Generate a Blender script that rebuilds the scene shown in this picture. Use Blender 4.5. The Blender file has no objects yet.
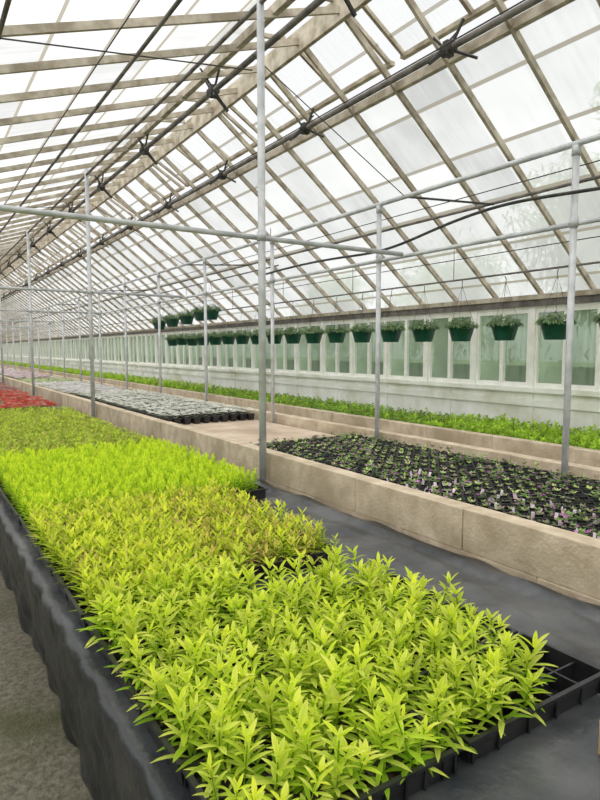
import bpy, math, random
import numpy as np
from mathutils import Vector, Matrix
random.seed(4); R=np.random.default_rng(7)
sc=bpy.context.scene
H=1.4
Y0,Y1=-3.0,56.0
# ---------------------------------------------------------------- materials
def newmat(name):
    m=bpy.data.materials.new(name); m.use_nodes=True
    nt=m.node_tree; nt.nodes.clear()
    return m,nt,nt.nodes,nt.links
def noisy(name,c1,c2,scale=5,rough=.7,metal=0,bump=.1,bscale=None,spec=.4,detail=6,lo=.35,hi=.65,c3=None,s3=1.5,k3=1.0,stretch=(1,1,1)):
    m,nt,N,L=newmat(name)
    out=N.new('ShaderNodeOutputMaterial'); p=N.new('ShaderNodeBsdfPrincipled')
    tc0=N.new('ShaderNodeTexCoord'); mpp=N.new('ShaderNodeMapping'); mpp.inputs['Scale'].default_value=stretch; L.new(tc0.outputs['Object'],mpp.inputs[0]); vec=mpp.outputs[0]
    n=N.new('ShaderNodeTexNoise'); n.inputs['Scale'].default_value=scale; n.inputs['Detail'].default_value=detail
    L.new(vec,n.inputs['Vector'])
    r=N.new('ShaderNodeValToRGB'); r.color_ramp.elements[0].position=lo; r.color_ramp.elements[1].position=hi
    r.color_ramp.elements[0].color=(*c1,1); r.color_ramp.elements[1].color=(*c2,1)
    L.new(n.outputs['Fac'],r.inputs['Fac']); col=r.outputs['Color']
    if c3:
        n3=N.new('ShaderNodeTexNoise'); n3.inputs['Scale'].default_value=s3; n3.inputs['Detail'].default_value=6
        L.new(vec,n3.inputs['Vector'])
        mr=N.new('ShaderNodeMapRange'); mr.inputs[1].default_value=.48; mr.inputs[2].default_value=.66; mr.inputs[4].default_value=k3
        L.new(n3.outputs['Fac'],mr.inputs[0])
        mx=N.new('ShaderNodeMixRGB'); L.new(mr.outputs[0],mx.inputs[0]); L.new(col,mx.inputs[1]); mx.inputs[2].default_value=(*c3,1); col=mx.outputs[0]
    L.new(col,p.inputs['Base Color'])
    p.inputs['Roughness'].default_value=rough; p.inputs['Metallic'].default_value=metal; p.inputs['Specular IOR Level'].default_value=spec
    if bump:
        b=N.new('ShaderNodeBump'); b.inputs['Strength'].default_value=bump; b.inputs['Distance'].default_value=.02
        n2=N.new('ShaderNodeTexNoise'); n2.inputs['Scale'].default_value=bscale or scale*4; n2.inputs['Detail'].default_value=5
        L.new(vec,n2.inputs['Vector']); L.new(n2.outputs['Fac'],b.inputs['Height']); L.new(b.outputs['Normal'],p.inputs['Normal'])
    L.new(p.outputs[0],out.inputs[0]); return m
def leafmat(name,trans=.4,rough=.5):
    m,nt,N,L=newmat(name)
    out=N.new('ShaderNodeOutputMaterial'); p=N.new('ShaderNodeBsdfPrincipled'); a=N.new('ShaderNodeAttribute'); a.attribute_name='Col'
    t=N.new('ShaderNodeBsdfTranslucent'); mx=N.new('ShaderNodeMixShader'); mx.inputs[0].default_value=trans
    L.new(a.outputs['Color'],p.inputs['Base Color']); L.new(a.outputs['Color'],t.inputs['Color'])
    p.inputs['Roughness'].default_value=rough; p.inputs['Specular IOR Level'].default_value=.15
    L.new(p.outputs[0],mx.inputs[1]); L.new(t.outputs[0],mx.inputs[2]); L.new(mx.outputs[0],out.inputs[0]); return m
def glazing(name,pitch_x,pitch_y,tcol=(.95,.96,.96),hazecol=(.62,.63,.63),tmin=.2,tmax=.5,axis='X',lcol=(.26,.24,.19),lw=.065,con=.64):
    m,nt,N,L=newmat(name)
    out=N.new('ShaderNodeOutputMaterial'); tc=N.new('ShaderNodeTexCoord'); sx=N.new('ShaderNodeSeparateXYZ')
    L.new(tc.outputs['Object'],sx.inputs[0])
    def math_(op,a,b=None):
        n=N.new('ShaderNodeMath'); n.operation=op
        for i,v in enumerate((a,b)):
            if v is None: continue
            if isinstance(v,(int,float)): n.inputs[i].default_value=v
            else: L.new(v,n.inputs[i])
        return n.outputs[0]
    u=math_('DIVIDE',sx.outputs[axis],pitch_x); v=math_('DIVIDE',sx.outputs['Y'],pitch_y)
    cmb=N.new('ShaderNodeCombineXYZ'); L.new(math_('FLOOR',u),cmb.inputs[0]); L.new(math_('FLOOR',v),cmb.inputs[1])
    wn=N.new('ShaderNodeTexWhiteNoise'); wn.noise_dimensions='2D'; L.new(cmb.outputs[0],wn.inputs['Vector'])
    fr=math_('FRACT',u); line=math_('LESS_THAN',fr,lw)
    n=N.new('ShaderNodeTexNoise'); n.inputs['Scale'].default_value=2.2; n.inputs['Detail'].default_value=6; L.new(tc.outputs['Object'],n.inputs['Vector'])
    mp=N.new('ShaderNodeMapping'); mp.inputs['Scale'].default_value=(1.2,14,1.2); L.new(tc.outputs['Object'],mp.inputs[0])
    n2=N.new('ShaderNodeTexNoise'); n2.inputs['Scale'].default_value=2; n2.inputs['Detail'].default_value=5; L.new(mp.outputs[0],n2.inputs['Vector'])
    s=math_('ADD',math_('MULTIPLY',wn.outputs['Value'],.4),math_('ADD',math_('MULTIPLY',n.outputs['Fac'],.45),math_('MULTIPLY',n2.outputs['Fac'],.35)))
    mr=N.new('ShaderNodeMapRange'); mr.inputs[1].default_value=.35; mr.inputs[2].default_value=.85; mr.inputs[3].default_value=tmin; mr.inputs[4].default_value=tmax; L.new(s,mr.inputs[0])
    fac=math_('MULTIPLY',mr.outputs[0],math_('SUBTRACT',1.0,math_('MULTIPLY',line,.8)))
    tr=N.new('ShaderNodeBsdfTransparent'); tr.inputs[0].default_value=(*tcol,1)
    tl=N.new('ShaderNodeBsdfTranslucent'); df=N.new('ShaderNodeBsdfDiffuse')
    hc=N.new('ShaderNodeMixRGB'); hc.inputs[1].default_value=(*[c*con for c in hazecol],1); hc.inputs[2].default_value=(*[min(c*1.2,.95) for c in hazecol],1)
    mr2=N.new('ShaderNodeMapRange'); mr2.inputs[1].default_value=.35; mr2.inputs[2].default_value=.85; L.new(s,mr2.inputs[0]); L.new(mr2.outputs[0],hc.inputs[0])
    cr=N.new('ShaderNodeMixRGB'); L.new(hc.outputs[0],cr.inputs[1]); cr.inputs[2].default_value=(*lcol,1); L.new(line,cr.inputs[0])
    L.new(cr.outputs[0],tl.inputs[0]); L.new(cr.outputs[0],df.inputs[0])
    m1=N.new('ShaderNodeMixShader'); m1.inputs[0].default_value=.2; L.new(tl.outputs[0],m1.inputs[1]); L.new(df.outputs[0],m1.inputs[2])
    m2=N.new('ShaderNodeMixShader'); L.new(fac,m2.inputs[0]); L.new(m1.outputs[0],m2.inputs[1]); L.new(tr.outputs[0],m2.inputs[2])
    L.new(m2.outputs[0],out.inputs[0]); return m
M_gal=noisy('galvanized_steel',(.40,.41,.42),(.60,.61,.62),8,.45,.3,.03)
M_raf=noisy('weathered_rafter_paint',(.27,.225,.16),(.52,.46,.37),9,.8,0,.15)
M_dark=noisy('dark_iron',(.02,.02,.02),(.06,.055,.05),14,.6,.3,.1)
M_darkpipe=noisy('grey_iron_pipe',(.09,.08,.075),(.20,.18,.16),8,.55,.3,.05)
M_white=noisy('aged_white_paint',(.80,.80,.73),(.95,.95,.91),3,.7,0,.1,c3=(.60,.58,.43),s3=2.2,k3=.7)
M_frame=noisy('window_frame_paint',(.80,.80,.73),(.93,.93,.89),6,.6,0,.08)
M_pane=glazing('frosted_window_glass',.41,.39,(.80,.88,.80),(.44,.50,.43),.2,.6,'Z',lw=.0,con=.5)
M_glassR=glazing('roof_glass',.42,.58)
M_glassV=glazing('vent_glass',.42,.58,tmin=.7,tmax=.92,hazecol=(.78,.8,.8))
M_block=noisy('concrete_block',(.47,.37,.25),(.68,.56,.41),9,.9,0,.35,60,c3=(.37,.29,.19),s3=2.5,k3=.8)
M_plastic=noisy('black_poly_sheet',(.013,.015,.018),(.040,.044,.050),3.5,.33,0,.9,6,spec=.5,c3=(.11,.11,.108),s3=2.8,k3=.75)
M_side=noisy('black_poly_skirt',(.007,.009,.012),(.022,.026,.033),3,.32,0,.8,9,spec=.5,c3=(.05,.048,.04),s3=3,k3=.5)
M_tray=noisy('black_tray_plastic',(.007,.007,.008),(.016,.016,.018),20,.35,0,0,spec=.45)
M_soil=noisy('potting_soil',(.012,.009,.006),(.06,.04,.028),60,.95,0,.5,120)
M_floor=noisy('mossy_concrete_floor',(.085,.075,.050),(.19,.17,.12),40,.85,0,.5,70,c3=(.055,.058,.018),s3=2.4,k3=.85)
M_board=noisy('bed_board',(.46,.34,.24),(.62,.49,.37),3,.85,0,.15,c3=(.36,.27,.19),s3=1.3)
M_green=noisy('green_basket_plastic',(.003,.05,.035),(.006,.08,.056),10,.4,0,0,spec=.45)
M_wood=noisy('raw_wood',(.30,.18,.09),(.45,.30,.17),20,.7,0,.1)
M_tag=noisy('plant_tag_plastic',(.80,.45,.66),(.95,.9,.93),30,.5,0,0)
M_grass=noisy('outside_grass',(.10,.17,.05),(.2,.28,.09),3,.9,0,.2)
M_leaf=leafmat('seedling_leaf',.5)
M_leafd=leafmat('foliage_leaf',.3,.5)
M_tree=leafmat('tree_leaf',.3,.7)
M_bark=noisy('tree_bark',(.08,.06,.04),(.15,.12,.09),10,.9,0,.3)
# ---------------------------------------------------------------- builders
class B:
    def __init__(s): s.v=[]; s.f=[]; s.m=[]
    def add(s,vs,fs,mi=0):
        o=len(s.v); s.v+= [tuple(v) for v in vs]; s.f+=[tuple(i+o for i in f) for f in fs]; s.m+=[mi]*len(fs)
    def box(s,x0,x1,y0,y1,z0,z1,mi=0):
        vs=[(x0,y0,z0),(x1,y0,z0),(x1,y1,z0),(x0,y1,z0),(x0,y0,z1),(x1,y0,z1),(x1,y1,z1),(x0,y1,z1)]
        s.add(vs,[(0,3,2,1),(4,5,6,7),(0,1,5,4),(1,2,6,5),(2,3,7,6),(3,0,4,7)],mi)
    def bar(s,p0,p1,w,h,side=(0,1,0),mi=0):
        p0=Vector(p0);p1=Vector(p1);d=(p1-p0).normalized();a=Vector(side).normalized()
        if abs(d.dot(a))>.95: a=Vector((1,0,0))
        a=(a-d*a.dot(d)).normalized();b=d.cross(a)
        vs=[]
        for p in (p0,p1):
            for sa,sb in((-1,-1),(1,-1),(1,1),(-1,1)): vs.append(p+a*sa*w/2+b*sb*h/2)
        s.add(vs,[(0,3,2,1),(4,5,6,7),(0,1,5,4),(1,2,6,5),(2,3,7,6),(3,0,4,7)],mi)
    def tube(s,pts,r,n=10,mi=0):
        pts=[Vector(p) for p in pts]; vs=[];fs=[]
        ref=Vector((0,0,1)) if abs((pts[-1]-pts[0]).normalized().z)<.9 else Vector((1,0,0))
        for i,p in enumerate(pts):
            d=(pts[min(i+1,len(pts)-1)]-pts[max(i-1,0)]).normalized(); a=d.cross(ref).normalized(); b=d.cross(a)
            rr=r[i] if isinstance(r,(list,tuple)) else r
            for k in range(n):
                t=2*math.pi*k/n; vs.append(p+a*math.cos(t)*rr+b*math.sin(t)*rr)
        for i in range(len(pts)-1):
            for k in range(n): fs.append((i*n+k,i*n+(k+1)%n,(i+1)*n+(k+1)%n,(i+1)*n+k))
        fs.append(tuple(range(n-1,-1,-1))); fs.append(tuple(range((len(pts)-1)*n,len(pts)*n)))
        s.add(vs,fs,mi)
    def mesh(s,name,mats,smooth=False):
        me=bpy.data.meshes.new(name); me.from_pydata(s.v,[],s.f); 
        for m in mats: me.materials.append(m)
        me.polygons.foreach_set('material_index',s.m)
        if smooth: me.polygons.foreach_set('use_smooth',[len(f)==4 for f in s.f])
        me.update(); return me
    def obj(s,name,mats,smooth=False,parent=None,bevel=0):
        o=bpy.data.objects.new(name,s.mesh(name,mats,smooth)); sc.collection.objects.link(o)
        if parent: o.parent=parent
        if bevel:
            md=o.modifiers.new('bevel','BEVEL'); md.width=bevel; md.segments=2; md.limit_method='ANGLE'
        return o
def quads(name,V,F,C,mat,parent=None,link=True):
    me=bpy.data.meshes.new(name); n=len(F)
    me.vertices.add(len(V)); me.vertices.foreach_set('co',np.ascontiguousarray(V,dtype=np.float32).ravel())
    me.loops.add(4*n); me.loops.foreach_set('vertex_index',np.ascontiguousarray(F,dtype=np.int32).ravel())
    me.polygons.add(n); me.polygons.foreach_set('loop_start',np.arange(0,4*n,4,dtype=np.int32))
    me.update(calc_edges=True); me.validate()
    ca=me.color_attributes.new('Col','FLOAT_COLOR','POINT')
    ca.data.foreach_set('color',np.hstack([C,np.ones((len(C),1))]).astype(np.float32).ravel())
    me.polygons.foreach_set('use_smooth',np.ones(n,dtype=bool))
    me.materials.append(mat)
    if not link: return me
    o=bpy.data.objects.new(name,me); sc.collection.objects.link(o)
    if parent: o.parent=parent
    return o
# ---------------------------------------------------------------- plants
def leaf(base,az,el,L,W,droop,c0,c1,rows=4):
    ts=np.linspace(0,1,rows); P=np.array(base,float); V=[];C=[]
    wd=np.interp(ts,[0,.15,.45,.8,1],[.3,.6,1,.6,.06])
    side=np.array([-math.sin(az),math.cos(az),0])
    for i,t in enumerate(ts):
        e=el-droop*t
        d=np.array([math.cos(az)*math.cos(e),math.sin(az)*math.cos(e),math.sin(e)])
        if i: P=P+d*L/(rows-1)
        up=np.cross(d,side)*-1
        w=W*wd[i]*.5
        V+= [P-side*w+up*w*.35,P,P+side*w+up*w*.35]
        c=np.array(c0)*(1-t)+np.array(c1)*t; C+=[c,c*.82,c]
    F=[]
    for i in range(rows-1):
        a=i*3; F+=[(a,a+1,a+4,a+3),(a+1,a+2,a+5,a+4)]
    return V,F,C
def plant(h,nw,per,L,W,cb,ct,tipc=None,rows=4,el0=.15,el1=1.2,droop=.5,jit=.15,stem=True,ptip=.5):
    V=[];F=[];C=[]
    lean=R.normal(0,.09,2)
    az=R.uniform(0,6.28)
    if stem:
        r=.0018
        for z in (0,h*.9):
            for k in range(4):
                V.append((r*math.cos(k*1.57)+lean[0]*z,r*math.sin(k*1.57)+lean[1]*z,z)); C.append(np.array(cb)*.9)
        for k in range(4): F.append((k,(k+1)%4,4+(k+1)%4,4+k))
    for i in range(nw):
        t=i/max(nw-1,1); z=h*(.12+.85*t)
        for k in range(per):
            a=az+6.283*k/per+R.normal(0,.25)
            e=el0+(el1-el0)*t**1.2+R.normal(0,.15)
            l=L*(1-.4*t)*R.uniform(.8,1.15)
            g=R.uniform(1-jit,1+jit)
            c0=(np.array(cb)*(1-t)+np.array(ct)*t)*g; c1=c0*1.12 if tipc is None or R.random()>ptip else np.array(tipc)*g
            v,f,c=leaf((lean[0]*z,lean[1]*z,z),a,e,l,W*R.uniform(.8,1.2),droop,c0,c1,rows)
            o=len(V); V+=list(v); F+=[tuple(q+o for q in x) for x in f]; C+=c
        az+=6.283/per/2+.3
    return np.array(V,float),np.array(F,int),np.array(C,float)
def scatter(name,variants,pts,smin=.8,smax=1.15,mat=None,tint=.12,parent=None,tilt=.08):
    Vs=[];Fs=[];Cs=[];off=0
    pts=np.array(pts,float); idx=R.integers(0,len(variants),len(pts))
    for vi,(V,F,C) in enumerate(variants):
        P=pts[idx==vi]; n=len(P)
        if n==0: continue
        a=R.uniform(0,6.283,n); s=R.uniform(smin,smax,n); ca,sa=np.cos(a)*s,np.sin(a)*s
        X=V[None,:,0]*ca[:,None]-V[None,:,1]*sa[:,None]+P[:,0:1]
        Y=V[None,:,0]*sa[:,None]+V[None,:,1]*ca[:,None]+P[:,1:2]
        tl=R.normal(0,tilt,(n,2))
        zz=V[None,:,2]*s[:,None]
        X+=zz*tl[:,0:1]; Y+=zz*tl[:,1:2]
        Z=zz+P[:,2:3]
        VV=np.stack([X,Y,Z],-1).reshape(-1,3)
        FF=(F[None]+ (np.arange(n)*len(V))[:,None,None]+off).reshape(-1,4)
        g=1+R.normal(0,tint,(n,1,1)); CC=np.clip(C[None]*g,0,1).reshape(-1,3)
        Vs.append(VV);Fs.append(FF);Cs.append(CC); off+=len(VV)
    return quads(name,np.vstack(Vs),np.vstack(Fs),np.vstack(Cs),mat or M_leaf,parent)
def grid(x0,x1,y0,y1,sp,z,j=.25):
    xs=np.arange(x0,x1,sp); ys=np.arange(y0,y1,sp); g=np.array([(x,y,z) for x in xs for y in ys],float)
    g[:,:2]+=R.uniform(-j,j,(len(g),2))*sp; return g
# ---------------------------------------------------------------- shell
b=B(); b.box(-3.6,5.75,Y0-.1,Y1+.1,-.1,0); b.obj('floor',[M_floor])
b=B(); b.box(-60,70,-60,120,-.2,-.11); b.obj('outdoor_ground',[M_grass])
XE,ZE=5.6,H+.58
XR,ZR=2.95,H+2.67
XL=-3.5; TL=.345; ZL=ZR-(XR-XL)*TL
TR=(ZR-ZE)/(XE-XR)
zr=lambda x: ZE+(XE-x)*TR
zl=lambda x: ZR-(XR-x)*TL
ceiling=bpy.data.objects.new('ceiling',None); sc.collection.objects.link(ceiling)
XV=3.55
XVL=2.35
b=B(); up=.05
b.add([(XE+.12,Y0,zr(XE+.12)+up),(XE+.12,Y1,zr(XE+.12)+up),(XV,Y1,zr(XV)+up),(XV,Y0,zr(XV)+up)],[(0,1,2,3)])
b.add([(XL-.1,Y0,zl(XL-.1)+up),(XVL,Y0,zl(XVL)+up),(XVL,Y1,zl(XVL)+up),(XL-.1,Y1,zl(XL-.1)+up)],[(0,1,2,3)])
b.obj('roof_glass_sheets',[M_glassR],parent=ceiling)
b=B(); f=B()
for side,XVV in ((1,XV),(-1,XVL)):
    dx=abs(XVV-XR); t=TR if side>0 else TL
    lift=.16
    y=Y0+.05
    while y<Y1-2:
        ya,yb=y,y+2.2
        xe=XR+side*dx*.98; ze=ZR+.07-dx*t+lift
        b.add([(XR+side*.02,ya,ZR+.1),(XR+side*.02,yb,ZR+.1),(xe,yb,ze),(xe,ya,ze)],[(0,1,2,3)])
        for yy in (ya+.03,ya+.75,ya+1.45,yb-.03): f.bar((XR+side*.02,yy,ZR+.09),(xe,yy,ze-.01),.03,.035)
        f.bar((xe,ya,ze-.01),(xe,yb,ze-.01),.05,.035,(1,0,0))
        y+=2.32
b.obj('ridge_vent_glass',[M_glassV],parent=ceiling); f.obj('ridge_vent_frames',[M_raf],parent=ceiling)
b=B(); sp=.58
n=int((Y1-Y0)/sp)
for i in range(n+1):
    y=Y0+i*sp; w=.028
    b.bar((XE+.1,y,zr(XE+.1)),(XR,y,ZR-.02),w,.05)
    b.bar((XL-.05,y,zl(XL-.05)),(XR,y,ZR-.02),w,.05)
b.obj('rafters',[M_raf],parent=ceiling)
b=B()
b.box(XR-.02,XR+.02,Y0,Y1,ZR-.11,ZR+.08)
b.box(XV-.025,XV+.025,Y0,Y1,zr(XV)-.03,zr(XV)+.04)
b.box(XVL-.025,XVL+.025,Y0,Y1,zl(XVL)-.03,zl(XVL)+.04)
b.obj('ridge_and_vent_headers',[M_raf],parent=ceiling)
b=B()
for x,z,r in ((3.37,H+2.17,.025),(2.38,H+2.30,.024),(1.45,zl(1.45)-.07,.014),(.5,zl(.5)-.07,.014),(-1,zl(-1)-.09,.02),(4.55,zr(4.55)-.07,.014),(2.07,zl(2.07)-.06,.016)):
    b.tube([(x,Y0+.05,z),(x,Y1-.05,z)],r)
b.obj('roof_pipe_purlins',[M_darkpipe],True,ceiling)
b=B()
for (x,z,s) in ((3.37,H+2.17,1),(2.38,H+2.30,-1)):
    y=1.35
    while y<Y1-1:
        b.box(x-.035,x+.035,y-.025,y+.025,z-.05,z+.05)
        zt=(zr if s>0 else zl)(x)
        ex=x+s*.13
        b.bar((x,y,z),(x-s*.16,y+.03,z-.13),.018,.025); b.bar((x-s*.16,y+.03,z-.13),(ex,y+.05,(zr(ex) if s>0 else zl(ex))+.1),.013,.013)
        b.bar((x,y,z),(x+s*.08,y-.2,z-.12),.016,.016); b.bar((x,y-.02,z),(x,y-.14,zt-.02),.016,.016); b.bar((x,y+.02,z),(x,y+.16,zt-.02),.016,.016)
        b.tube([(x,y-.05,z),(x,y+.05,z)],.045,12)
        y+=1.87
b.obj('vent_arm_gear',[M_dark],parent=ceiling)
b=B(); y=3.75
while y<Y1:
    b.tube([(2.05,y,H+2.0),(3.46,y,H+1.25)],.004,5)
    b.tube([(2.05,y,H+1.9),(.3,y+.1,zl(.3)-.05)],.005,5)
    b.tube([(3.46,y,H+1.25),(4.55,y,zr(4.55)-.08)],.010,6)
    y+=4.7
for x,z in ((1.2,H+2.0),(4.2,H+1.35),(4.9,H+.95),(2.9,H+1.9)): b.tube([(x,Y0,z),(x,Y1,z)],.005,5)
b.obj('truss_rods',[M_dark],parent=ceiling)
def post_mesh(h,r,coll):
    b=B(); b.tube([(0,0,0),(0,0,h)],r,14)
    for z in coll: b.tube([(0,0,z-.03),(0,0,z+.03)],r*1.3,14)
    b.tube([(0,0,0),(0,0,.008)],r*2.2,14)
    return b.mesh('post',[M_gal],True)
def place(name,me,x,y,z=0):
    o=bpy.data.objects.new(name,me); o.location=(x,y,z); sc.collection.objects.link(o); return o
pm=post_mesh(H+1.23,.021,(H+.78,H+1.21)); y=2.24
while y<Y1-.8:
    place('steel_support_post',pm,3.46,y); y+=1.83
pm2=post_mesh(zl(2.07)+.02,.026,(H+.78,)); pm3=post_mesh(zl(-1.2)-.03,.026,(H+.78,))
for i in range(11):
    y=3.68+4.7*i
    place('tall_steel_post',pm2,2.075,y); place('tall_steel_post',pm3,-1.2,y)
    b=B(); b.tube([(-3.0,y+.05,H+.78),(3.42,y+.05,H+.78)],.018,10); b.obj('cross_tie_pipe',[M_gal],True)
b=B(); b.tube([(3.46,Y0+.1,H+1.25),(3.46,Y1-.1,H+1.25)],.019,12); b.obj('longitudinal_pipe_rail',[M_gal],True)
b=B(); b.tube([(3.50,Y0+.1,H+.78),(3.50,Y1-.1,H+.78)],.016,10); b.obj('longitudinal_pipe_rail',[M_gal],True)
c=bpy.data.curves.new('cable_hose','CURVE'); c.dimensions='3D'; c.bevel_depth=.011; c.bevel_resolution=3
pts=[(3.44,6.0,H+.86),(3.44,4.9,H+.90),(3.42,4.05,H+.80),(3.41,3.4,H+.92),(3.41,2.7,H+1.0),(3.42,2.1,H+.93),(3.42,1.2,H+.9),(3.42,-1,H+.95)]
s=c.splines.new('NURBS'); s.points.add(len(pts)-1); s.order_u=4; s.use_endpoint_u=True
for p,q in zip(s.points,pts): p.co=(*q,1)
o=bpy.data.objects.new('cable_hose',c); c.materials.append(M_dark); sc.collection.objects.link(o)
# ---------------------------------------------------------------- walls
WT=1.84; WB=1.0
b=B()
b.box(XE,XE+.12,Y0,Y1,0,WB-.02)
b.box(XE-.07,XE+.14,Y0,Y1,WB-.05,WB)
b.box(XE-.03,XE,Y0,Y1,WB-.2,WB-.13)
y=Y0
while y<Y1: b.box(XE-.015,XE,y,y+.05,0,WB-.05); y+=1.17
b.box(XE-.02,XE+.12,Y0,Y1,WT,WT+.02)
b.box(XE-.05,XE+.12,Y0,Y1,WT+.02,ZE-.05,1)
b.box(XE-.08,XE+.02,Y0,Y1,ZE-.05,ZE-.0,2)
b.obj('wall_right',[M_white,M_darkpipe,M_raf])
wp=.78
w=B()
w.box(-.025,.07,0,.07,WB,WT)
w.box(-.005,.05,.07,wp,WB,WB+.05); w.box(-.005,.05,.07,wp,WT-.045,WT)
w.box(-.005,.05,.07,.10,WB+.05,WT-.045); w.box(-.005,.05,wp-.03,wp,WB+.05,WT-.045); w.box(-.01,.05,.40,.45,WB+.05,WT-.045)
w.box(.028,.032,.09,wp-.02,WB+.05,WT-.04,1)
wm=w.mesh('window',[M_frame,M_pane])
nw=int((Y1-Y0)/wp)
for i in range(nw):
    o=bpy.data.objects.new('window_%d'%(i+1),wm); o.location=(XE,Y0+i*wp,0); sc.collection.objects.link(o)
b=B()
b.box(XL-.12,XL,Y0,Y1,0,WB); b.box(XL-.12,XL,Y0,Y1,ZL-.2,ZL-.02)
y=Y0
while y<Y1: b.box(XL-.08,XL,y,y+.06,WB,ZL-.2); y+=.78
b.box(XL-.05,XL-.045,Y0,Y1,WB,ZL-.2,1)
b.obj('wall_left',[M_white,M_pane])
for nm,y in (('wall_back',Y0),('wall_front',Y1)):
    b=B(); b.box(XL,XE,y-.05,y+.05,0,WB)
    for x in np.arange(XL,XE,.78):
        zt=(zr(x) if x>XR else zl(x))-.05
        b.box(x,x+.05,y-.03,y+.03,WB,zt)
    b.add([(XL,y,WB),(XE,y,WB),(XE,y,ZE),(XR,y,ZR),(XL,y,ZL)],[(0,1,2,3,4)],1)
    b.obj(nm,[M_white,M_pane])
# ---------------------------------------------------------------- block curbs
def curb(name,x0,x1,z1,course=.2,bl=.8):
    b=B(); row=0; z=z1
    while z>0.03:
        zb_=max(z-course+.002,0); y=-2.12-(row%2)*bl/2
        while y<Y1-1.5:
            d=R.uniform(-.004,.004); b.box(x0+d,x1+d,y+.0015,y+bl-.0015,zb_,z+R.uniform(-.002,.002)); y+=bl
        z-=course; row+=1
    return b.obj(name,[M_block],bevel=.004)
curb('concrete_block_curb',2.12,2.22,.667)
curb('concrete_block_curb',3.50,3.60,.667)
curb('concrete_block_curb',4.28,4.38,.640)
b=B(); b.box(2.225,3.43,-2.6,Y1-.8,.0,.575); b.obj('planting_bed',[M_board])
b=B(); b.box(4.385,5.50,-2.6,Y1-.8,.0,.54); b.obj('planting_bed',[M_soil])
# ---------------------------------------------------------------- near bench
BT=.48; BX0,BX1=.40,2.035; BY0,BY1=-1.6,50
nx=60
xs=np.linspace(BX0,BX1,nx); 
ys=np.concatenate([np.linspace(BY0,6,460),np.linspace(6.1,BY1,160)])
Xg,Yg=np.meshgrid(xs,ys,indexing='ij')
wr=.005*np.sin(Yg*9+3*np.sin(Xg*4))*np.sin(Xg*7+Yg)+.004*np.sin(Yg*23+Xg*11)*np.sin(Yg*3.1)+.009*np.abs(np.sin(Xg*17+2.2*np.sin(Yg*2.3)))**8
edge=.028*np.exp(-((Xg-1.96)/.022)**2)
Zg=BT+wr*np.clip((Xg-1.5)*4,0,1)+edge
cols=[]
NS=20
for j,zz in enumerate(np.linspace(0.0,BT-.01,NS)):
    q_=1-zz/BT
    fold=.014*np.sin(ys*5.3+2*np.sin(ys*1.7)+q_*1.5)*(.15+q_)+.010*np.sin(ys*19+zz*9)*q_+.007*np.sin(ys*31-zz*25)+.008*np.abs(np.sin(ys*8.3+zz*14))**7
    cols.append(np.stack([BX0-.02+fold*.8+.05*q_,ys,np.full_like(ys,zz+.003)],-1))
for i in range(nx): cols.append(np.stack([Xg[i],Yg[i],Zg[i]],-1))
for j,zz in enumerate(np.linspace(BT-.02,0.003,5)):
    cols.append(np.stack([np.full_like(ys,BX1+.005),ys,np.full_like(ys,zz)],-1))
A=np.array(cols); nc,nr=A.shape[:2]
idx=np.arange(nc*nr).reshape(nc,nr)
Fq=np.stack([idx[:-1,:-1],idx[1:,:-1],idx[1:,1:],idx[:-1,1:]],-1).reshape(-1,4)
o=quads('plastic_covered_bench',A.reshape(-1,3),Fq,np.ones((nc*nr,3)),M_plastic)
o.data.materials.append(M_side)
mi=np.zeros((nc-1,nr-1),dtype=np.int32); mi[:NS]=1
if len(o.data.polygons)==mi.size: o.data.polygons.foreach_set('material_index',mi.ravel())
b=B()
b.box(BX0+.08,BX1-.03,BY0+.02,BY1-.1,BT-.07,BT-.02)
for i in range(26):
    for x in (BX0+.12,BX1-.12): b.box(x,x+.06,BY0+.1+i*2,BY0+.16+i*2,0,BT-.07)
b.obj('bench_frame',[M_wood],parent=o)
# ---------------------------------------------------------------- trays
TLn,TW,TH=.54,.272,.062
def tray_mesh(cells=(10,5),soil=True):
    t=B(); L,W=TLn,TW
    def ring(x0,y0,x1,y1,z): return [(x0,y0,z),(x1,y0,z),(x1,y1,z),(x0,y1,z)]
    i=.012
    rr=[ring(i*1.3,i*1.3,L-i*1.3,W-i*1.3,0),ring(i*.6,i*.6,L-i*.6,W-i*.6,TH-.004),ring(0,0,L,W,TH-.008),ring(0,0,L,W,TH),ring(i,i,L-i,W-i,TH),ring(i*1.5,i*1.5,L-i*1.5,W-i*1.5,.006)]
    vs=sum(rr,[]); fs=[(0,3,2,1)]
    for k in range(5):
        for q in range(4): fs.append((k*4+q,k*4+(q+1)%4,k*4+4+(q+1)%4,k*4+4+q))
    fs.append((20,21,22,23)); t.add(vs,fs)
    nx,ny=cells
    for k in range(1,nx):
        x=L*k/nx; t.box(x-.003,x+.003,i*1.2,W-i*1.2,.006,TH-.010)
    for k in range(1,ny):
        y=W*k/ny; t.box(i*1.2,L-i*1.2,y-.003,y+.003,.006,TH-.0105)
    for k in range(0,nx+1,1):
        x=min(max(L*k/nx,.02),L-.02)
        t.box(x-.003,x+.003,.006,.014,.002,TH-.008); t.box(x-.003,x+.003,W-.014,W-.006,.002,TH-.008)
    if soil: t.box(i*1.6,L-i*1.6,i*1.6,W-i*1.6,.007,TH-.022,1)
    return t.mesh('seedling_tray',[M_tray,M_soil])
tm=tray_mesh(); tmb=tray_mesh((5,3),False)
def tray(x,y,z,rot=0,me=tm):
    o=bpy.data.objects.new('seedling_tray',me); o.location=(x,y,z); o.rotation_euler=(0,0,rot); sc.collection.objects.link(o); return o
zt=BT+.003
for k in range(26): tray(.430+R.uniform(-.004,.004),.84+k*.280,zt,R.normal(0,.006))
for k in range(3): tray(.985+R.uniform(-.004,.004),.84+k*.285,zt,R.normal(0,.008),tmb if k==0 else tm)
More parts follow.
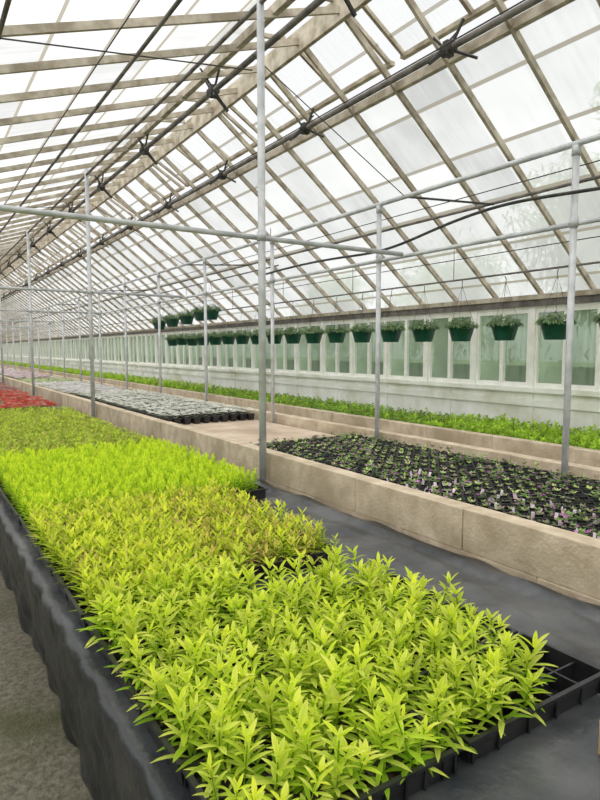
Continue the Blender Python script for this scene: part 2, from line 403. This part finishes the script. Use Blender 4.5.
for k in range(20): tray(.985+R.uniform(-.004,.004),2.03+k*.28,zt,R.normal(0,.006))
for k in range(10): tray(1.81,3.15+k*.545,zt+.008,math.pi/2)
b=B()
y=8.2
while y<30:
    for x in (.435,.985): b.box(x,x+.535,y,y+.27,zt,zt+.055)
    y+=.28
b.obj('far_seedling_trays',[M_tray])
zs=zt+TH-.022
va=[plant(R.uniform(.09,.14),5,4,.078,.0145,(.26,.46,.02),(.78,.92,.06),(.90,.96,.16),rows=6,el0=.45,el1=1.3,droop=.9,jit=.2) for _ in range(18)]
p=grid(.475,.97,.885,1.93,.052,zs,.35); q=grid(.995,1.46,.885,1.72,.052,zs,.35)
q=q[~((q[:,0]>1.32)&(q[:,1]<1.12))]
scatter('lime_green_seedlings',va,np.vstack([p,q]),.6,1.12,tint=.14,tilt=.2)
vr=[plant(R.uniform(.075,.10),5,3,.055,.013,(.36,.46,.04),(.74,.74,.10),(.74,.40,.20),rows=4,el0=.35,el1=1.2,droop=.5,jit=.25,ptip=.4) for _ in range(6)]
vm=[plant(R.uniform(.085,.12),6,3,.060,.012,(.36,.54,.02),(.80,.92,.06),(.82,.66,.18),rows=4,el0=.4,el1=1.25,droop=.6,jit=.2,ptip=.18) for _ in range(6)]
p=grid(.475,.97,1.96,3.2,.042,zs,.3); q=grid(.995,1.50,2.06,3.2,.042,zs,.3)
scatter('bronze_tipped_seedlings',vr+vm,q,.75,1.1,tint=.16,tilt=.12)
scatter('yellow_green_seedlings',vm+vm+vr[:1],p,.8,1.15,tint=.13,tilt=.12)
vl=[plant(R.uniform(.10,.13),8,4,.042,.0085,(.36,.60,.02),(.78,.96,.05),None,rows=3,el0=.4,el1=1.3,droop=.3) for _ in range(6)]
scatter('feathery_lime_seedlings',vl,np.vstack([grid(.475,1.52,3.22,4.9,.038,zs),grid(1.54,1.80,3.22,4.9,.038,zs)]),.8,1.15,tint=.10)
vg=[plant(R.uniform(.07,.10),4,4,.06,.016,(.22,.38,.03),(.52,.70,.06),(.52,.38,.14),rows=3,el0=.3,el1=1.2,droop=.5,jit=.3) for _ in range(6)]
scatter('dark_green_seedlings',vg,np.vstack([grid(.475,1.52,4.93,8.7,.05,zs),grid(1.54,1.79,4.93,8.6,.05,zs)]),.8,1.15,tint=.2)
def flower_plant(h,gc,fc,nf=8,rad=.05,fs=.018):
    V,F,C=plant(h*.8,3,5,.055,.02,np.array(gc)*.8,gc,None,rows=3,el0=.2,el1=.9,droop=.4,stem=False)
    V=list(V);F=[tuple(x) for x in F];C=list(C)
    for k in range(nf):
        a=R.uniform(0,6.28); r=rad*math.sqrt(R.random()); c=(r*math.cos(a),r*math.sin(a),h*R.uniform(.8,1.05)); col=np.array(fc)*R.uniform(.75,1.1)
        for m in range(5):
            v,f,cc=leaf(c,m*1.257,.25,fs,fs*.9,.2,col,col,3); o=len(V); V+=list(v); F+=[tuple(q+o for q in x) for x in f]; C+=cc
    return np.array(V),np.array(F),np.array(C)
scatter('red_flowers',[flower_plant(.11,(.14,.28,.05),(.95,.06,.05),9,.055,.022) for _ in range(3)]+[flower_plant(.11,(.16,.3,.05),(.95,.60,.5),9,.055,.022) for _ in range(2)],grid(.49,1.75,8.95,12.5,.08,zs),tint=.15)
scatter('pink_flowers',[flower_plant(.1,(.15,.3,.05),(.85,.35,.42)) for _ in range(4)],grid(.5,1.75,12.65,17.9,.10,zs),1.1,1.4)
scatter('white_flowers',[flower_plant(.1,(.2,.35,.08),(.9,.88,.86)) for _ in range(4)],grid(.5,1.75,18.1,30,.13,zs),1.3,1.7)
# ---------------------------------------------------------------- right bed
zb=.578
def potgrid(b,x0,x1,y0,y1,sp,h=.055):
    xs=np.arange(x0+sp/2,x1-.01,sp); ys=np.arange(y0+sp/2,y1,sp); pts=[]
    for x in xs:
        for y in ys:
            r0,r1=sp*.36,sp*.47; n=8; vs=[]
            for (r,z) in ((r0,zb),(r1,zb+h),(r1*.86,zb+h),(r1*.8,zb+h-.012)):
                for k in range(n): t=6.283*k/n; vs.append((x+r*math.cos(t),y+r*math.sin(t),z))
            fs=[]
            for l in range(3):
                for k in range(n): fs.append((l*n+k,l*n+(k+1)%n,(l+1)*n+(k+1)%n,(l+1)*n+k))
            b.add(vs,fs,0); b.add(vs[24:],[tuple(range(8))],1)
            pts.append((x,y,zb+h-.012))
    return pts
b=B()
pts=potgrid(b,2.25,3.42,-.2,4.3,.082)
b.box(2.24,3.42,-.2,4.32,zb-.002,zb+.004)
b.obj('black_cell_pots',[M_tray,M_soil])
vs_=[plant(.035,2,5,.047,.019,(.15,.27,.05),(.38,.52,.13),(.50,.24,.42),rows=3,el0=.35,el1=.9,droop=.4,jit=.3,stem=False,ptip=.45) for _ in range(7)]
vs_+=[flower_plant(.045,(.22,.34,.1),(.66,.22,.58),3,.03,.013) for _ in range(3)]
pp=np.array(pts); keep=R.random(len(pp))>.08
scatter('small_potted_seedlings',vs_,pp[keep],.6,1.08,tint=.3,mat=M_leafd)
b=B()
for i in range(95):
    x=2.29+.082*R.integers(0,5); y=R.uniform(.9,2.8); z=zb+.045
    b.bar((x,y,z),(x+R.uniform(-.015,.015),y+R.uniform(-.015,.015),z+R.uniform(.018,.042)),.015,.002,(R.uniform(-1,1),1,0))
b.obj('plant_tags',[M_tag])
b=B(); pts=potgrid(b,2.27,3.42,6.2,10.4,.115,.07); b.obj('black_nursery_pots',[M_tray,M_soil])
vw=[flower_plant(.08,(.50,.55,.34),(1,1,.90),12,.05,.028) for _ in range(5)]
scatter('silver_leaf_plants',vw,np.array(pts)-[0,0,.005],.75,.95,tint=.14,mat=M_leafd)
vx=[flower_plant(.08,(.38,.46,.24),(.97,.93,.93),13,.06,.028) for _ in range(4)]
vy=[flower_plant(.08,(.26,.36,.14),(.88,.6,.64),9,.06,.024) for _ in range(3)]
vz=[flower_plant(.08,(.34,.5,.16),(.85,.88,.6),5,.06,.024) for _ in range(3)]
scatter('pale_bedding_flowers',vx+vz[:1],grid(2.34,3.36,11.0,14.6,.11,zb),1.0,1.25,mat=M_leafd)
scatter('green_bedding_plants',vz,grid(2.34,3.36,14.8,17,.11,zb),1.0,1.3,mat=M_leafd)
scatter('rose_bedding_flowers',vy+vx[:2],grid(2.38,3.32,17.3,28,.14,zb),1.3,1.5,mat=M_leafd)
scatter('mixed_bedding_flowers',vx+vg[:3],grid(2.4,3.30,28.3,46,.2,zb),1.5,1.8,mat=M_leafd)
vb=[plant(R.uniform(.07,.11),5,4,.062,.017,(.20,.40,.03),(.50,.74,.07),None,rows=3,el0=.3,el1=1.15,droop=.5,jit=.3) for _ in range(8)]
vb2=[plant(R.uniform(.06,.10),5,4,.055,.016,(.12,.25,.04),(.30,.48,.07),None,rows=3,el0=.3,el1=1.1,droop=.5,jit=.3) for _ in range(6)]
scatter('leafy_green_bed_plants',vb+vb2[:1],grid(4.46,5.41,.5,4.6,.062,.54),.85,1.35,tint=.22)
scatter('leafy_green_bed_plants',vb[:2]+vb2,grid(4.46,5.41,4.72,11,.068,.54),.8,1.25,tint=.22)
scatter('leafy_green_bed_plants',vb,grid(4.53,5.36,11.2,50,.13,.54),1.1,1.5,tint=.25)
# ---------------------------------------------------------------- hanging baskets
def basket_mesh(sd):
    b=B(); n=24
    prof=[(.0,.0),(.095,0),(.10,.006),(.14,.150),(.152,.150),(.155,.156),(.155,.172),(.147,.172),(.143,.15),(.14,.145),(0,.145)]
    vs=[];fs=[]
    for r,z in prof:
        for k in range(n): t=6.283185*k/n; vs.append((max(r,.001)*math.cos(t),max(r,.001)*math.sin(t),z-.172))
    for l in range(len(prof)-1):
        for k in range(n):
            fs.append((l*n+k,l*n+(k+1)%n,(l+1)*n+(k+1)%n,(l+1)*n+k))
    b.add(vs,fs[:-n],0); b.add(vs,fs[-n:],1)
    for k in range(3):
        t=6.283*k/3+.4; b.tube([(.15*math.cos(t),.15*math.sin(t),-.01),(.006*math.cos(t),.006*math.sin(t),.42)],.0018,5,2)
    b.tube([(0,0,.41),(0,0,.47),(.012,0,.495)],.004,6,2)
    V=[];F=[];C=[]
    rr=R
    def put(*a):
        v,f,cc=leaf(*a); o=len(V);V.extend(v);F.extend([tuple(q_+o for q_ in x) for x in f]);C.extend(cc)
    for i in range(120):
        a=rr.uniform(0,6.28); q=math.sqrt(rr.random()); r=.165*q; top=.10*(1-q*q*.7)
        for k in range(5):
            g=rr.uniform(.7,1.35); c=np.array((.17,.26,.11))*g
            put((r*math.cos(a),r*math.sin(a),-.02+top*k/4),a+rr.normal(0,1.2),rr.uniform(.0,1.2),rr.uniform(.03,.055),.017,.7,c,c*1.35,3)
    for i in range(70):
        a=rr.uniform(0,6.28); g=rr.uniform(.7,1.3); c=np.array((.17,.26,.11))*g
        put((.15*math.cos(a),.15*math.sin(a),.01),a+rr.normal(0,.4),rr.uniform(.1,.5),rr.uniform(.04,.075),.017,1.7,c,c*1.3,4)
    for i in range(26):
        a=rr.uniform(0,6.28); q=math.sqrt(rr.random()); r=.17*q; col=np.array((.80,.66,.86)) if sd%2 else np.array((.9,.86,.80))
        for m in range(5): put((r*math.cos(a),r*math.sin(a),.035+.09*(1-q*q*.7)),m*1.257,.3,.018,.016,.2,col,col,3)
    me=b.mesh('basket',[M_green,M_soil,M_dark,M_leafd],True)
    fm=quads('fol',np.array(V),np.array(F),np.array(C),M_leafd,link=False)
    return me,fm
bm=[basket_mesh(i) for i in range(3)]
def hang(x,y,z,i,s=1):
    me,fm=bm[i%3]
    o=bpy.data.objects.new('hanging_basket',me); o.location=(x,y,z); o.rotation_euler=(0,0,R.uniform(0,6)); o.scale=(s,s,s); sc.collection.objects.link(o)
    p=bpy.data.objects.new('basket_foliage',fm); p.parent=o; sc.collection.objects.link(p)
BZ=H+.26
for i in range(19): hang(4.9,2.76+i*.553,BZ+R.uniform(-.008,.008),i,R.uniform(.93,.97))
for i,(y,z) in enumerate(((9.15,.66),(9.55,.66),(10.2,.62),(10.9,.60),(11.6,.57))): hang(4.2,y,H+z,i,.95)
b=B(); b.tube([(4.9,Y0+.1,BZ+.475),(4.9,Y1-.1,BZ+.475)],.010,8)
b.tube([(4.2,7,H+1.13),(4.2,14,H+1.10)],.010,8)
y=Y0+.58
while y<Y1: b.tube([(4.9,y,BZ+.475),(4.9,y,zr(4.9)-.03)],.004,5); y+=1.74
b.tube([(4.2,7.2,H+1.13),(4.2,7.2,zr(4.2)-.03)],.005,5);b.tube([(4.2,13.8,H+1.10),(4.2,13.8,zr(4.2)-.03)],.005,5)
b.obj('basket_hanging_rail',[M_darkpipe],True)
b=B(); b.bar((1.285,.70,BT+.002),(1.285,.70,BT+.085),.035,.02,(0,1,0)); b.obj('wooden_stake',[M_wood],bevel=.002)
# ---------------------------------------------------------------- trees outside
def tree(x,y,h,r):
    V=[];F=[];C=[]
    n=6500
    blobs=[(R.normal(0,r*.45),R.normal(0,r*.55),h-r+R.normal(0,r*.4),r*R.uniform(.35,.6)) for _ in range(14)]
    for i in range(n):
        bx,by,bz,br=blobs[R.integers(0,14)]
        d=R.normal(0,1,3); d/=np.linalg.norm(d); rr=br*R.uniform(.5,1.0)
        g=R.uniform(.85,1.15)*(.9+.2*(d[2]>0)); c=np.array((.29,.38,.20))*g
        v,f,cc=leaf((bx+d[0]*rr,by+d[1]*rr,bz+d[2]*rr),R.uniform(0,6.28),R.uniform(-1,1),r*.12,r*.10,.5,c,c,2)
        o=len(V);V+=list(v);F+=[tuple(q+o for q in k) for k in f];C+=cc
    e=bpy.data.objects.new('broadleaf_tree',None); e.location=(x,y,-.11); sc.collection.objects.link(e)
    quads('crown',np.array(V),np.array(F),np.array(C),M_tree,parent=e)
    b=B(); b.tube([(0,0,0),(.1,0,h*.4),(0,.1,h-r)],[.25,.18,.08],8)
    for k in range(5):
        t=k*1.3; b.tube([(.05,0,h*.45),(r*.5*math.cos(t),r*.5*math.sin(t),h-r*.8)],[.1,.03],6)
    b.obj('trunk',[M_bark],True,parent=e)
for x,y,h,r in ((13,2.6,8.6,3.0),(13,7.2,6.3,2.2),(14,13.5,5.2,2.0),(14,20,5,2)): tree(x,y,h,r)
V=[];F=[];C=[]
for i in range(9000):
    x=8.4+R.normal(0,.4); y=R.uniform(0,52); z=R.uniform(0,1.45)*R.uniform(.6,1.1); g=R.uniform(.6,1.4); c=np.array((.19,.28,.11))*g
    v,f,cc=leaf((x,y,z),R.uniform(0,6.28),R.uniform(-.6,1),.22,.16,.5,c,c,2); o=len(V);V+=list(v);F+=[tuple(q+o for q in k) for k in f];C+=cc
quads('outdoor_hedge',np.array(V),np.array(F),np.array(C),M_tree)
# ---------------------------------------------------------------- light
w=bpy.data.worlds.new('overcast'); sc.world=w; w.use_nodes=True; nt=w.node_tree; nt.nodes.clear()
o=nt.nodes.new('ShaderNodeOutputWorld'); bg=nt.nodes.new('ShaderNodeBackground'); tc=nt.nodes.new('ShaderNodeTexCoord'); n=nt.nodes.new('ShaderNodeTexNoise'); n.inputs['Scale'].default_value=1.5
r=nt.nodes.new('ShaderNodeValToRGB'); r.color_ramp.elements[0].color=(.93,.94,.96,1); r.color_ramp.elements[1].color=(1,1,1,1)
nt.links.new(tc.outputs['Generated'],n.inputs['Vector']); nt.links.new(n.outputs['Fac'],r.inputs['Fac']); nt.links.new(r.outputs['Color'],bg.inputs['Color']); bg.inputs['Strength'].default_value=1.0
nt.links.new(bg.outputs[0],o.inputs[0])
sun=bpy.data.lights.new('overcast_sun','SUN'); sun.energy=5.6; sun.angle=2.4; sun.color=(1,.98,.94); so=bpy.data.objects.new('overcast_sun',sun); so.rotation_euler=(math.radians(18),math.radians(-26),0); so.location=(0,0,20); sc.collection.objects.link(so)
sc.view_settings.view_transform='Standard'; sc.view_settings.gamma=1.08
# ---------------------------------------------------------------- camera
cam=bpy.data.cameras.new('camera'); cam.sensor_fit='HORIZONTAL'; cam.sensor_width=36; cam.lens=36
co=bpy.data.objects.new('camera',cam); co.location=(0,0,H); th=math.radians(33); ph=math.atan(50/600)
co.rotation_euler=Vector((math.sin(th)*math.cos(ph),math.cos(th)*math.cos(ph),-math.sin(ph))).to_track_quat('-Z','Y').to_euler()
cam.clip_start=.02; sc.collection.objects.link(co); sc.camera=co
